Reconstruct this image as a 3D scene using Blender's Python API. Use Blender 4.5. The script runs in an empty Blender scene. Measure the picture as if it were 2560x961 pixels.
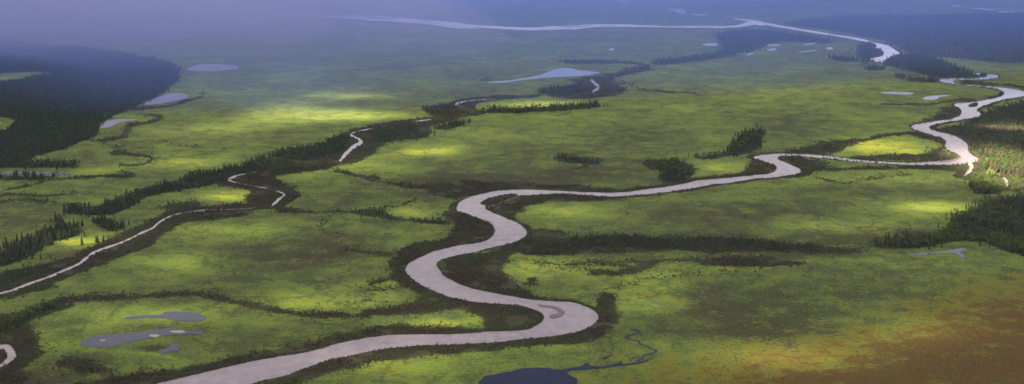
import bpy, bmesh, math, random
import numpy as np
from mathutils import Vector
from mathutils.geometry import tessellate_polygon

R = math.radians
random.seed(7)
rng = np.random.default_rng(7)
scene = bpy.context.scene
col = scene.collection

# ------------------------------------------------------------------ camera
CAM_H = 450.0
F_PX = 3090.0                      # focal length in pixels of the 2560 px wide photograph
PITCH = math.atan(730.5 / F_PX)
cam_d = bpy.data.cameras.new('camera')
cam_d.sensor_width = 36.0
cam_d.lens = 36.0 * F_PX / 2560.0
cam_d.clip_start = 1.0
cam_d.clip_end = 60000.0
cam = bpy.data.objects.new('camera', cam_d)
cam.location = (0, 0, CAM_H)
cam.rotation_euler = (R(90) - PITCH, 0, 0)
col.objects.link(cam)
scene.camera = cam

# ------------------------------------------------------------------ sky, sun, exposure
SUN_EL, SUN_AZ = R(33), R(232)      # azimuth clockwise from +Y (view direction)
sun_vec = Vector((math.sin(SUN_AZ) * math.cos(SUN_EL), math.cos(SUN_AZ) * math.cos(SUN_EL), math.sin(SUN_EL)))
world = bpy.data.worlds.new('World')
scene.world = world
world.use_nodes = True
wn = world.node_tree
bg = wn.nodes['Background']
sky = wn.nodes.new('ShaderNodeTexSky')
sky.sky_type = 'NISHITA'
sky.sun_disc = False
sky.sun_elevation = SUN_EL
sky.sun_rotation = SUN_AZ
wn.links.new(sky.outputs[0], bg.inputs[0])
bg.inputs[1].default_value = 0.05
sun_d = bpy.data.lights.new('sun', 'SUN')
sun_d.energy = 5.0
sun_d.angle = R(0.55)
sun_d.color = (1.0, 0.87, 0.65)
sun = bpy.data.objects.new('sun', sun_d)
sun.rotation_euler = sun_vec.to_track_quat('Z', 'Y').to_euler()
sun.location = (-600, -500, 1500)
col.objects.link(sun)
vs = scene.view_settings
vs.view_transform = 'Standard'
vs.look = 'None'
vs.gamma = 1.0
vs.use_curve_mapping = False
vs.exposure = 2.78
cy = scene.cycles
cy.use_denoising = True
cy.max_bounces = 8
cy.diffuse_bounces = 4
cy.glossy_bounces = 3
cy.transmission_bounces = 5
cy.volume_bounces = 4
cy.transparent_max_bounces = 24
cy.sample_clamp_indirect = 4.0

HAZE_DENSITY = 0.000012
HAZE_COLOR = (0.38, 0.52, 1.0)

# ------------------------------------------------------------------ ground relief and photo-to-ground projection
def flat(px, py):
    px = np.asarray(px, float); py = np.asarray(py, float)
    xc = (px - 1280.0) / F_PX
    yc = (480.5 - py) / F_PX
    dy = math.cos(PITCH) + yc * math.sin(PITCH)
    dz = -math.sin(PITCH) + yc * math.cos(PITCH)
    return xc, dy, dz

def bump(x, y, cx, cy_, rx, ry, a, ang=0.0):
    c, s = math.cos(ang), math.sin(ang)
    u = ((x - cx) * c + (y - cy_) * s) / rx
    v = (-(x - cx) * s + (y - cy_) * c) / ry
    d = np.clip(1 - (u * u + v * v), 0, 1)
    return a * d * d * (3 - 2 * d)

def relief(x, y):
    h = bump(x, y, -1400, 2900, 470, 850, 40, R(20))          # forested rise in the rain
    h = h + bump(x, y, 1330, 2250, 330, 520, 50, R(-28))       # wooded slope right of the river
    h = h + bump(x, y, 1000, 800, 800, 470, 70, R(20))         # heath slope in the foreground
    return h

def at(px, py):
    xc, dy, dz = flat(px, py)
    z = np.zeros_like(xc)
    for _ in range(14):
        t = (CAM_H - z) / -dz
        z = 0.5 * z + 0.5 * relief(xc * t, dy * t)
    t = (CAM_H - z) / -dz
    return np.stack([xc * t, dy * t], -1)

def vnoise(x, y, seed=0):
    xi = np.floor(x).astype(np.int64); yi = np.floor(y).astype(np.int64)
    fx = x - xi; fy = y - yi
    fx = fx * fx * (3 - 2 * fx); fy = fy * fy * (3 - 2 * fy)
    def hsh(a, b):
        n = (a * 374761393 + b * 668265263 + seed * 1274126177) & 0xffffffff
        n = ((n ^ (n >> 13)) * 1274126177) & 0xffffffff
        return ((n ^ (n >> 16)) & 0xffff) / 65535.0
    return ((hsh(xi, yi) * (1 - fx) + hsh(xi + 1, yi) * fx) * (1 - fy)
            + (hsh(xi, yi + 1) * (1 - fx) + hsh(xi + 1, yi + 1) * fx) * fy)

def fbm(x, y, scale, seed=0, octv=4):
    s = 0; a = 0.5; n = 0
    for k in range(octv):
        s = s + a * vnoise(x / scale * 2 ** k, y / scale * 2 ** k, seed + k * 17)
        n += a; a *= 0.55
    return s / n

def inside(poly, x, y):
    out = np.zeros(x.shape, bool)
    lo = poly.min(0); hi = poly.max(0)
    sel = (x >= lo[0]) & (x <= hi[0]) & (y >= lo[1]) & (y <= hi[1])
    if not sel.any():
        return out
    xs = x[sel]; ys = y[sel]
    r = np.zeros(xs.shape, bool)
    n = len(poly)
    for i in range(n):
        x0, y0 = poly[i]; x1, y1 = poly[(i + 1) % n]
        if y0 == y1:
            continue
        c = ((y0 > ys) != (y1 > ys)) & (xs < (x1 - x0) * (ys - y0) / (y1 - y0) + x0)
        r ^= c
    out[sel] = r
    return out

def dist_line(pts, x, y, rmax, closed=False):
    out = np.full(x.shape, 1e9)
    n = len(pts)
    for i in range(n if closed else n - 1):
        a = pts[i]; b = pts[(i + 1) % n]
        sel = np.nonzero((x >= min(a[0], b[0]) - rmax) & (x <= max(a[0], b[0]) + rmax)
                         & (y >= min(a[1], b[1]) - rmax) & (y <= max(a[1], b[1]) + rmax))[0]
        if not len(sel):
            continue
        xs = x[sel]; ys = y[sel]
        d = b - a
        l2 = max(d @ d, 1e-9)
        t = np.clip(((xs - a[0]) * d[0] + (ys - a[1]) * d[1]) / l2, 0, 1)
        out[sel] = np.minimum(out[sel], np.hypot(xs - a[0] - t * d[0], ys - a[1] - t * d[1]))
    return out

def catmull(p, k=3, closed=True):
    p = np.asarray(p, float); n = len(p); out = []
    for i in range(n if closed else n - 1):
        if closed:
            p0, p1, p2, p3 = p[i - 1], p[i], p[(i + 1) % n], p[(i + 2) % n]
        else:
            p0, p1, p2, p3 = p[max(i - 1, 0)], p[i], p[i + 1], p[min(i + 2, n - 1)]
        for j in range(k):
            t = j / k
            out.append(0.5 * (2 * p1 + (p2 - p0) * t + (2 * p0 - 5 * p1 + 4 * p2 - p3) * t * t
                              + (3 * p1 - p0 - 3 * p2 + p3) * t ** 3))
    if not closed:
        out.append(p[-1])
    return np.array(out)

def gpoly(pts, k=3):
    p = catmull(pts, k)
    return at(p[:, 0], p[:, 1])

def band(pts, half):
    """a strip along a traced line, half its depth given in photograph rows"""
    p = catmull(pts, 4, closed=False)
    h = np.interp(np.linspace(0, 1, len(p)), np.linspace(0, 1, len(half)), half) if isinstance(half, (list, tuple)) else np.full(len(p), half)
    h = h * (.45 + 1.1 * fbm(p[:, 0] + 3.3, p[:, 1] * 3, 14.0, 301, 2))
    d = np.gradient(p, axis=0)
    nrm = np.stack([-d[:, 1], d[:, 0]], -1)
    nrm /= np.maximum(np.linalg.norm(nrm, axis=1, keepdims=True), 1e-6)
    nrm[:, 0] *= 1.25
    q = np.vstack([p + nrm * h[:, None], (p - nrm * h[:, None])[::-1]])
    return at(q[:, 0], q[:, 1])

# ------------------------------------------------------------------ traced water
RIVER = [(300, 992), (390, 961), (500, 935), (640, 902), (765, 882), (840, 861), (920, 845), (990, 838), (1065, 837), (1150, 836), (1215, 830), (1280, 828),
 (1320, 824), (1345, 812), (1359, 797), (1355, 785), (1335, 775), (1305, 766), (1280, 763), (1240, 761), (1190, 756), (1140, 748), (1105, 737), (1075, 725),
 (1050, 712), (1030, 697), (1015, 682), (1015, 672), (1025, 657), (1055, 642), (1090, 628), (1140, 616), (1180, 610), (1215, 602), (1232, 590), (1237, 575),
 (1225, 560), (1205, 550), (1170, 537), (1145, 529), (1142, 520), (1147, 507), (1170, 495), (1205, 485), (1250, 477), (1310, 475), (1400, 478), (1500, 482),
 (1560, 481), (1600, 476), (1660, 468), (1710, 460), (1750, 451), (1830, 444), (1890, 438), (1920, 435), (1937, 429), (1941, 419), (1930, 411), (1905, 402), (1882, 395),
 (1896, 390), (1920, 386), (1950, 385), (2005, 386), (2070, 391), (2135, 399), (2200, 404), (2270, 407), (2345, 404), (2385, 400), (2402, 395), (2390, 385),
 (2370, 375), (2362, 365), (2364, 352), (2345, 343), (2310, 333), (2287, 325), (2277, 318), (2292, 311), (2330, 305), (2370, 299), (2395, 292), (2404, 280),
 (2395, 270), (2385, 263), (2400, 258), (2445, 254), (2475, 248), (2505, 240), (2509, 231), (2495, 224), (2465, 219), (2420, 215), (2385, 211), (2355, 206),
 (2342, 202), (2355, 197), (2385, 195), (2430, 197), (2450, 193), (2440, 188), (2430, 183), (2445, 183), (2475, 186), (2498, 190), (2490, 196), (2450, 200),
 (2390, 201), (2384, 205), (2400, 211), (2450, 215), (2490, 218), (2535, 224), (2575, 233), (2580, 243), (2560, 243), (2520, 248), (2480, 258), (2450, 270),
 (2443, 276), (2452, 287), (2440, 295), (2400, 301), (2360, 307), (2330, 315), (2324, 322), (2345, 329), (2385, 340), (2412, 355), (2421, 367), (2420, 377),
 (2430, 388), (2448, 399), (2446, 405), (2425, 409), (2390, 412), (2340, 414), (2280, 413), (2220, 410), (2145, 406), (2095, 400), (2045, 395), (1995, 391),
 (1955, 391), (1944, 395), (1952, 402), (1975, 412), (1995, 420), (2002, 427), (1995, 435), (1965, 441), (1920, 446), (1880, 450), (1840, 456), (1780, 463),
 (1720, 474), (1650, 483), (1580, 490), (1520, 492), (1455, 489), (1395, 486), (1310, 490), (1280, 492), (1245, 500), (1222, 510), (1213, 520), (1230, 532),
 (1255, 542), (1280, 552), (1300, 562), (1315, 575), (1317, 585), (1307, 596), (1280, 609), (1240, 617), (1190, 630), (1140, 640), (1102, 651), (1091, 661),
 (1100, 677), (1112, 692), (1140, 707), (1180, 722), (1230, 732), (1280, 742), (1330, 750), (1380, 754), (1430, 757), (1465, 767), (1490, 782), (1496, 796),
 (1485, 810), (1465, 822), (1430, 834), (1380, 842), (1330, 847), (1280, 852), (1240, 857), (1140, 862), (1040, 866), (990, 870), (920, 880), (855, 895),
 (805, 907), (755, 925), (715, 940), (640, 957), (560, 990), (400, 1010)]
LOOP = [(-60, 866), (0, 863), (20, 862), (32, 872), (40, 885), (37, 897), (20, 910), (0, 919), (-60, 935), (-60, 925), (0, 911), (12, 902), (19, 892), (15, 882), (5, 874), (-60, 875)]
FARBEND = [(2170, 103), (2185, 106), (2220, 114), (2230, 120), (2247, 131), (2250, 136), (2230, 142), (2215, 152), (2200, 156), (2175, 150), (2185, 145), (2205, 141), (2209, 131), (2200, 125), (2187, 120), (2192, 114)]
CREEKS = [  # (traced line, half depth)
 ('narrow creek running to the edge of the meadow', [(-70, 765), (0, 735), (30, 727), (75, 710), (125, 692), (165, 675), (195, 662), (215, 647), (240, 630), (275, 617), (310, 605), (350, 585), (380, 572), (400, 555), (430, 540), (465, 532), (525, 525), (590, 524), (640, 520)], [2.4, 2.2, 3.0, 2.4, 3.4, 2.2, 1.7, 2.3, 1.3, .8, .3]),
 ('creek bend below the small spruce strip', [(640, 431), (600, 438), (575, 447), (580, 455), (620, 463), (660, 470), (690, 478), (712, 487), (700, 497), (688, 508), (678, 517)], [.6, 1.6, 3, 1.6, .6, .6, .9, 1.6, 3.2, 3.2, 1.6]),
 ('creek reach kinking between two spruce belts', [(942, 320), (920, 324), (895, 329), (877, 338), (890, 345), (903, 356), (885, 367), (865, 385), (850, 404)], [.7, 1.5, 2.2, 2.5, 2.6, 4, 4, 4, 2.5]),
 ('creek curl at the head of the yellow meadow', [(1240, 249), (1190, 251), (1165, 254), (1142, 260), (1145, 266), (1162, 272), (1183, 280), (1170, 286), (1150, 288)], [.7, 1.2, 2.2, 3, 3, 2.8, 2.5, 1.2, .8]),
 ('thin sliver of creek among the brown willows', [(1078, 299), (1050, 303), (1028, 305)], [.8, 1.4, .8]),
 ('short creek reach below the wide lake', [(1477, 200), (1487, 209), (1496, 220), (1480, 231)], [2.5, 3.5, 3, 1.5]),
 ('small side creek leaving the river by the sunlit trees', [(2422, 407), (2428, 420), (2424, 428), (2415, 436), (2411, 443)], [3, 5, 4, 2, 1.5]),
 ('short creek reach at the foot of the sunlit slope', [(2508, 445), (2514, 455), (2516, 470)], [2, 4.5, 3]),
 ('thread of the far river entering its wide bend', [(1836, 47), (1880, 53), (1920, 61), (1970, 70), (2045, 82), (2120, 94), (2178, 105)], [1.5, 2.5, 2.6, 2.2, 2, 2, 2.2]),
 ('dark marsh channel winding down to the pond', [(1575, 823), (1590, 826), (1598, 830), (1580, 838), (1563, 843), (1580, 850), (1596, 853), (1600, 860), (1615, 865), (1627, 872), (1642, 878), (1630, 884), (1610, 889), (1606, 898), (1590, 904)], [.9, 2.2, .9, 1.6, .9, 1.7, .8, 1.3, 1.4, 1.2, .8, .9]),
 ('short dark marsh channel beside the pond', [(1506, 898), (1518, 893), (1532, 886)], [1, 2.2, 1]),
]
PONDS = [
 ('dark blue marsh pond with a long ragged arm', 'deep', [(1203, 990), (1207, 945), (1230, 939), (1260, 932), (1280, 929), (1305, 922), (1345, 920), (1375, 922), (1400, 925), (1430, 920), (1455, 915), (1467, 907), (1474, 914), (1505, 917), (1540, 910), (1552, 904), (1560, 910), (1600, 905), (1630, 897), (1606, 908), (1560, 915), (1515, 920), (1480, 924), (1430, 927), (1417, 932), (1425, 940), (1442, 948), (1442, 962), (1440, 990)]),
 ('slate pond with a thin western tail', 'pond', [(310, 797), (325, 792), (360, 789), (405, 786), (410, 781), (435, 780), (475, 781), (500, 786), (515, 795), (505, 802), (475, 805), (440, 802), (410, 796), (380, 795), (350, 797), (325, 800)]),
 ('long slate pond with pale weed patches', 'pond', [(200, 860), (215, 847), (245, 840), (285, 836), (340, 832), (390, 825), (435, 820), (447, 820), (450, 825), (500, 828), (510, 832), (505, 836), (465, 838), (415, 840), (370, 847), (325, 857), (285, 867), (240, 869), (210, 866)]),
 ('small slate pond ringed by dark sedge', 'pond', [(395, 882), (400, 877), (425, 867), (427, 860), (442, 861), (452, 870), (445, 877), (425, 880), (410, 886)]),
 ('wide pale lake beside the brown willows', 'lake', [(1218, 206), (1280, 201), (1330, 192), (1355, 186), (1385, 175), (1405, 171), (1430, 171), (1440, 175), (1465, 178), (1500, 181), (1490, 185), (1445, 191), (1380, 194), (1330, 198), (1280, 205), (1240, 208)]),
 ('grey pond at the foot of the dark wood', 'lake', [(362, 262), (380, 250), (410, 237), (435, 234), (460, 235), (471, 240), (465, 247), (435, 253), (400, 260)]),
 ('faint lake dimmed by the rain', 'lake', [(465, 174), (500, 162), (550, 161), (590, 165), (592, 172), (550, 176), (500, 179)]),
 ('small bluish pond under the dark wood', 'lake', [(250, 320), (265, 305), (285, 299), (335, 299), (332, 302), (300, 306), (280, 316), (260, 320)]),
 ('dark pond behind a row of spruces', 'deep', [(-40, 431), (60, 430), (150, 431), (172, 433), (150, 436), (60, 436), (-40, 437)]),
 ('bright little pond reflecting the spruce edge', 'pond', [(2265, 639), (2305, 635), (2335, 631), (2370, 627), (2400, 622), (2416, 625), (2400, 632), (2413, 640), (2405, 647), (2396, 640), (2380, 634), (2340, 635), (2300, 640)]),
 ('flat pale pond on the green plain', 'lake', [(2200, 232), (2230, 230), (2270, 231), (2286, 234), (2270, 237), (2230, 236)]),
 ('pale pond tapering towards the river bend', 'lake', [(2308, 245), (2335, 240), (2378, 239), (2350, 243), (2340, 249), (2315, 250)]),
 ('far pale lake beyond the dark woods', 'lake', [(1755, 112), (1780, 108), (1797, 112), (1780, 115)]),
 ('crooked far lake in the dark woods', 'lake', [(1862, 141), (1872, 135), (1885, 132), (1880, 137)]),
 ('thin far lake in the woods beside a twin', 'lake', [(1916, 113), (1935, 110), (1952, 112), (1935, 116)]),
 ('lower of two thin far lakes in the woods', 'lake', [(1916, 126), (1930, 122), (1943, 122), (1930, 127)]),
 ('streak of far water on the misty plain', 'lake', [(1993, 131), (2015, 128), (2044, 125), (2020, 130)]),
 ('tiny far pool on the misty plain', 'lake', [(2064, 121), (2074, 118), (2083, 122), (2074, 125)]),
 ('slanting far streak of water near the woods', 'lake', [(2006, 114), (2025, 109), (2042, 107), (2025, 112)]),
 ('far bright gravelly lake beyond the braided river', 'lake', [(1664, 25), (1690, 22), (1708, 25), (1716, 32), (1698, 34), (1685, 28)]),
 ('thin far streak beside the gravelly lake', 'lake', [(1725, 35), (1745, 35), (1768, 39), (1745, 39)]),
 ('farthest streak of water under the rain', 'lake', [(1535, -2), (1560, 3), (1584, 8), (1560, 8)]),
 ('short far streak in the blue woods', 'lake', [(2380, 14), (2397, 13), (2400, 16), (2385, 17)]),
 ('long far streak in the blue woods', 'lake', [(2424, 20), (2455, 21), (2490, 25), (2460, 25)]),
 ('last far streak in the blue woods', 'lake', [(2493, 29), (2525, 29), (2560, 32), (2520, 33)]),
 ('far twin pools on the hazy green plain', 'lake', [(1520, 126), (1530, 121), (1537, 122), (1530, 127)]),
 ('little grey pool on the pale meadow', 'pond', [(1475, 734), (1490, 730), (1502, 731), (1492, 735)]),
]
BRAID = [([(480, 26), (580, 29), (690, 31), (740, 36), (860, 43), (960, 49), (1040, 55), (1120, 62), (1160, 66), (1240, 69), (1340, 71), (1440, 70), (1500, 66), (1600, 66), (1700, 67), (1800, 68), (1850, 66)], [.6, .8, 1.6, 2.2, 2.4, 3, 3.2, 3, 3, 2.6, 2.4, 2.4, 2, 1.6, 1.6, 1.8, 2.4]),
 ([(860, 39), (960, 43), (1060, 52), (1130, 58), (1200, 65), (1260, 67)], [.6, 1.4, 1.2, 1.6, 1, .6]),
 ([(1280, 74), (1340, 75), (1400, 73), (1470, 69)], [.5, 1.3, 1.2, .5]),
 ([(1360, 68), (1430, 66), (1480, 63), (1530, 62), (1600, 64)], [.5, 1, 1.3, .9, .5]),
 ([(1830, 68), (1855, 64), (1880, 59), (1910, 63)], [2, 4.2, 4.2, 1.5]),
 ([(1080, 62), (1150, 70), (1200, 71)], [.6, 1.6, .6])]
BARS = [('crescent gravel bar in the river bend', [(1343, 763), (1380, 766), (1405, 775), (1411, 782), (1405, 791), (1380, 798), (1374, 790), (1392, 786), (1397, 780), (1380, 772), (1355, 769)]),
 ('narrow gravel bar on the inside of the bend', [(1212, 549), (1226, 556), (1236, 568), (1238, 580), (1232, 584), (1234, 572), (1226, 562)]),
 ('mauve gravel point bar under the bright green meadow', [(2340, 404), (2375, 400), (2398, 393), (2404, 395), (2394, 400), (2370, 405)]),
 ('thin gravel bar at the tip of the river island', [(1214, 518), (1232, 513), (1262, 503), (1286, 494), (1270, 502), (1240, 513), (1222, 521)])]
ISLANDS = [('willow covered island where the river turns', [(1202, 511), (1210, 502), (1240, 492), (1275, 486), (1295, 488), (1270, 494), (1240, 504), (1222, 513)]),
 ('small bushy island in the far river', [(2421, 265), (2432, 259), (2444, 258), (2443, 265), (2432, 268)]),
 ('wooded islet ringed by the far river loop', [(2450, 186), (2464, 185), (2466, 191), (2456, 194), (2448, 191)])]

def ragged(p, amp=1.1):
    q = catmull(p, 5)
    j = np.stack([fbm(q[:, 0], q[:, 1], 7.0, 201, 3), fbm(q[:, 0], q[:, 1], 7.0, 207, 3)], -1) - .5
    q = q + j * np.array([3.4, 2.4]) * amp * np.clip(q[:, 1:2] / 800., .1, 1.1)
    return at(q[:, 0], q[:, 1])
river_g = ragged(RIVER, .75)
loop_g = ragged(LOOP, .6)
farbend_g = gpoly(FARBEND)
creeks_g = [(l, band(p, h)) for l, p, h in CREEKS]
creek_lines = [(at(*catmull(p, 3, False).T), i) for i, (l, p, h) in enumerate(CREEKS)]
ponds_g = [(l, k, ragged(p)) for l, k, p in PONDS]
_mp, _mh = BRAID[0]
_c = catmull(_mp, 3, False); _w = np.interp(np.linspace(0, 1, len(_c)), np.linspace(0, 1, len(_mh)), _mh)
_strands = []
for _k in range(4):        # the far river splits into wandering strands
    _o = (fbm(_c[:, 0], _c[:, 0] * 0, 60.0, 401 + 9 * _k, 3) - .5) * 5.0 * _w / 1.6
    _strands.append(([(a, b + o) for (a, b), o in zip(_c, _o)], list(_w * (.62, .42, .34, .30)[_k])))
braid_g = [band(p, h) for p, h in _strands + BRAID[1:]]
bars_g = [(l, ragged(p, 1.2)) for l, p in BARS]
islands_g = [(l, gpoly(p)) for l, p in ISLANDS]
WATER = [river_g, loop_g, farbend_g] + [g for _, g in creeks_g] + [g for _, _, g in ponds_g] + braid_g

def in_water(x, y):
    m = np.zeros(x.shape, bool)
    for g in WATER:
        m |= inside(g, x, y)
    return m
def in_island(x, y):
    m = np.zeros(x.shape, bool)
    for _, g in islands_g:
        m |= inside(g, x, y)
    return m

# ------------------------------------------------------------------ traced vegetation
THICKET = [gpoly(p, 2) for p in [
 [(1100, 655), (1190, 634), (1290, 612), (1322, 590), (1345, 575), (1420, 585), (1370, 615), (1300, 630), (1258, 650), (1253, 680), (1290, 712), (1350, 745), (1300, 745), (1230, 734), (1150, 710), (1105, 688)],
 [(1140, 528), (1180, 540), (1228, 560), (1238, 580), (1215, 602), (1140, 616), (1080, 628), (1100, 605), (1135, 590), (1130, 560), (1110, 535)],
 [(1213, 520), (1290, 494), (1400, 488), (1520, 494), (1600, 490), (1690, 476), (1640, 488), (1540, 500), (1400, 503), (1330, 511), (1300, 525), (1292, 548), (1240, 535)],
 [(985, 640), (1020, 612), (1090, 604), (1160, 606), (1055, 643), (1014, 675), (1050, 714), (1110, 741), (1190, 758), (1280, 765), (1352, 786), (1345, 812), (1280, 826), (1215, 828), (1205, 800), (1180, 780), (1120, 772), (1040, 788), (950, 792), (900, 780), (1000, 766), (1050, 748), (1030, 728), (990, 700), (965, 665)],
 [(1488, 775), (1500, 738), (1535, 742), (1545, 790), (1530, 830), (1480, 852), (1380, 864), (1290, 870), (1180, 885), (1060, 890), (960, 900), (860, 925), (780, 950), (700, 975), (620, 985), (640, 958), (755, 926), (855, 896), (990, 870), (1140, 862), (1280, 852), (1400, 840), (1480, 815), (1498, 798)],
 [(300, 985), (180, 965), (260, 945), (380, 925), (520, 905), (640, 880), (740, 868), (800, 850), (880, 828), (980, 815), (1080, 818), (1180, 820), (1215, 829), (1150, 836), (990, 838), (840, 861), (640, 902), (500, 935)],
 [(-40, 800), (55, 790), (75, 830), (95, 860), (105, 890), (60, 925), (120, 985), (-60, 990)],
 [(20, 740), (130, 700), (220, 655), (300, 615), (400, 562), (470, 537), (560, 530), (640, 530), (560, 548), (470, 555), (420, 580), (360, 620), (280, 650), (200, 680), (110, 722), (20, 750)],
 [(-40, 735), (0, 690), (60, 668), (120, 660), (180, 640), (250, 610), (300, 590), (360, 560), (420, 535), (520, 520), (600, 510), (680, 520), (590, 523), (465, 531), (400, 554), (310, 604), (215, 646), (165, 674), (75, 709), (0, 734)],
 [(600, 440), (680, 440), (700, 460), (740, 478), (735, 500), (690, 520), (620, 520), (610, 495), (630, 475), (560, 465), (540, 455)],
 [(520, 455), (640, 420), (760, 395), (850, 345), (900, 318), (980, 305), (1080, 290), (1140, 255), (1190, 245), (1290, 238), (1360, 238), (1300, 247), (1200, 256), (1190, 282), (1140, 300), (1060, 318), (980, 345), (930, 385), (870, 412), (760, 425), (690, 440)],
 [(1370, 240), (1420, 225), (1430, 200), (1500, 188), (1560, 178), (1600, 165), (1540, 160), (1440, 162), (1400, 155), (1430, 150), (1540, 152), (1630, 165), (1610, 182), (1530, 195), (1555, 215), (1550, 235), (1490, 245), (1420, 248)],
 [(1060, 468), (1160, 452), (1300, 460), (1440, 466), (1560, 474), (1500, 480), (1300, 473), (1205, 484), (1150, 500), (1100, 490)],
 [(1890, 392), (1870, 425), (1850, 436), (1720, 448), (1640, 462), (1560, 476), (1600, 476), (1710, 459), (1830, 443), (1920, 434), (1940, 420)],
 [(1945, 396), (2010, 398), (2060, 405), (2070, 420), (2010, 440), (1960, 446), (2000, 432), (1985, 414)],
 [(1920, 384), (2000, 374), (2060, 355), (2160, 345), (2260, 330), (2290, 327), (2345, 344), (2370, 362), (2365, 385), (2330, 398), (2240, 402), (2120, 396), (2150, 390), (2300, 385), (2350, 370), (2330, 352), (2270, 338), (2180, 350), (2120, 365), (2080, 385), (2000, 385)],
 [(2390, 262), (2350, 280), (2340, 296), (2280, 310), (2300, 311), (2380, 297), (2402, 282)],
 [(2330, 325), (2420, 315), (2450, 345), (2455, 385), (2440, 395), (2420, 365), (2385, 340)],
 [(2330, 400), (2380, 402), (2400, 396), (2380, 380), (2340, 396), (2250, 406)],
 [(1335, 600), (1500, 590), (1700, 592), (1900, 600), (2060, 618), (2190, 628), (2060, 634), (1900, 632), (1700, 630), (1500, 632), (1330, 640), (1290, 630)],
 [(1590, 660), (1680, 652), (1640, 668), (1560, 690), (1530, 688), (1560, 672)],
 [(1740, 650), (1850, 640), (1960, 650), (2020, 662), (1900, 668), (1780, 665)],
 [(1480, 680), (1530, 678), (1545, 690), (1490, 692)], [(1310, 695), (1330, 692), (1350, 700), (1325, 704)], [(1310, 706), (1340, 705), (1340, 712), (1315, 712)],
 [(1600, 405), (1700, 400), (1740, 420), (1720, 445), (1660, 455), (1650, 430)],
 [(1060, 270), (1090, 262), (1140, 264), (1150, 278), (1100, 290)],
 [(2400, 412), (2425, 412), (2412, 440), (2390, 430), (2300, 416)],
]] + [band(p, h) for p, h in [
 ([(-20, 820), (60, 785), (180, 748), (300, 745), (420, 738), (480, 735), (560, 745), (620, 760), (720, 782), (820, 790), (900, 790), (970, 782)], [12, 12, 8, 5, 4, 6, 8, 7, 7, 6, 5, 5]),
 ([(505, 232), (509, 238), (490, 247), (440, 261), (400, 268), (330, 273)], 3.2),
 ([(345, 286), (375, 290), (394, 297), (378, 305), (330, 315), (312, 322), (328, 335), (290, 346), (240, 353)], [2, 3, 4, 4, 5, 5, 4, 2]),
 ([(305, 365), (280, 372), (300, 382), (368, 390), (378, 398), (350, 412), (290, 415)], [2, 4, 4, 3, 3, 3]),
 ([(300, 428), (330, 440), (250, 442), (150, 447), (100, 458), (40, 472), (0, 475)], [3, 4, 2, 1.6, 2, 2.5]),
 ([(0, 508), (60, 500), (120, 505), (190, 515)], 2.2), ([(0, 488), (100, 490), (180, 482)], 1.8),
 ([(1560, 205), (1590, 220), (1640, 228), (1720, 234), (1760, 240)], [2, 2.2, 1.5, 1, .8]),
 ([(690, 523), (780, 530), (860, 528), (940, 540), (1040, 552), (1120, 556)], [5, 4, 2, 3, 4, 6]),
 ([(800, 572), (812, 560), (830, 545)], 1.5), ([(800, 572), (830, 585), (880, 592)], 1.4),
 ([(960, 522), (1010, 510), (1040, 498)], 1.6),
 ([(830, 425), (900, 440), (960, 458), (1060, 470)], [3, 4, 4, 5]),
 ([(890, 726), (960, 722), (1010, 716), (1040, 722)], 2.2), ([(920, 708), (990, 696), (1010, 692)], 2.5),
 ([(860, 625), (940, 635), (1000, 640)], 3), ([(840, 755), (900, 752), (960, 752)], 1),
 ([(1400, 388), (1440, 398), (1490, 408)], 4), ([(1440, 425), (1490, 408)], 3),
 ([(1930, 410), (2050, 425), (2200, 420), (2330, 418)], [6, 3, 4, 4]),
 ([(2040, 445), (2100, 458), (2180, 445), (2260, 436)], 1.6),
 ([(2240, 580), (2300, 588), (2340, 590)], 1.4), ([(1500, 730), (1600, 706), (1640, 700), (1700, 690), (1800, 682), (1900, 672)], .9),
 ([(1350, 667), (1430, 672), (1480, 680)], 1.6), ([(1330, 655), (1400, 660), (1480, 662), (1560, 668)], 2),
 ([(1430, 660), (1500, 655), (1600, 655), (1720, 650), (1850, 655)], 2.5),
 ([(2600, 230), (2520, 215), (2400, 205)], 3), ([(2440, 250), (2380, 252), (2330, 262), (2200, 262)], [3, 2, 1]),
 ([(820, 905), (1000, 895)], 1.5), ([(240, 742), (330, 746)], 3), ([(380, 350), (440, 365), (520, 368)], .9),
 ([(150, 905), (210, 915), (280, 935)], [8, 14, 10]),
]]

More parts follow.
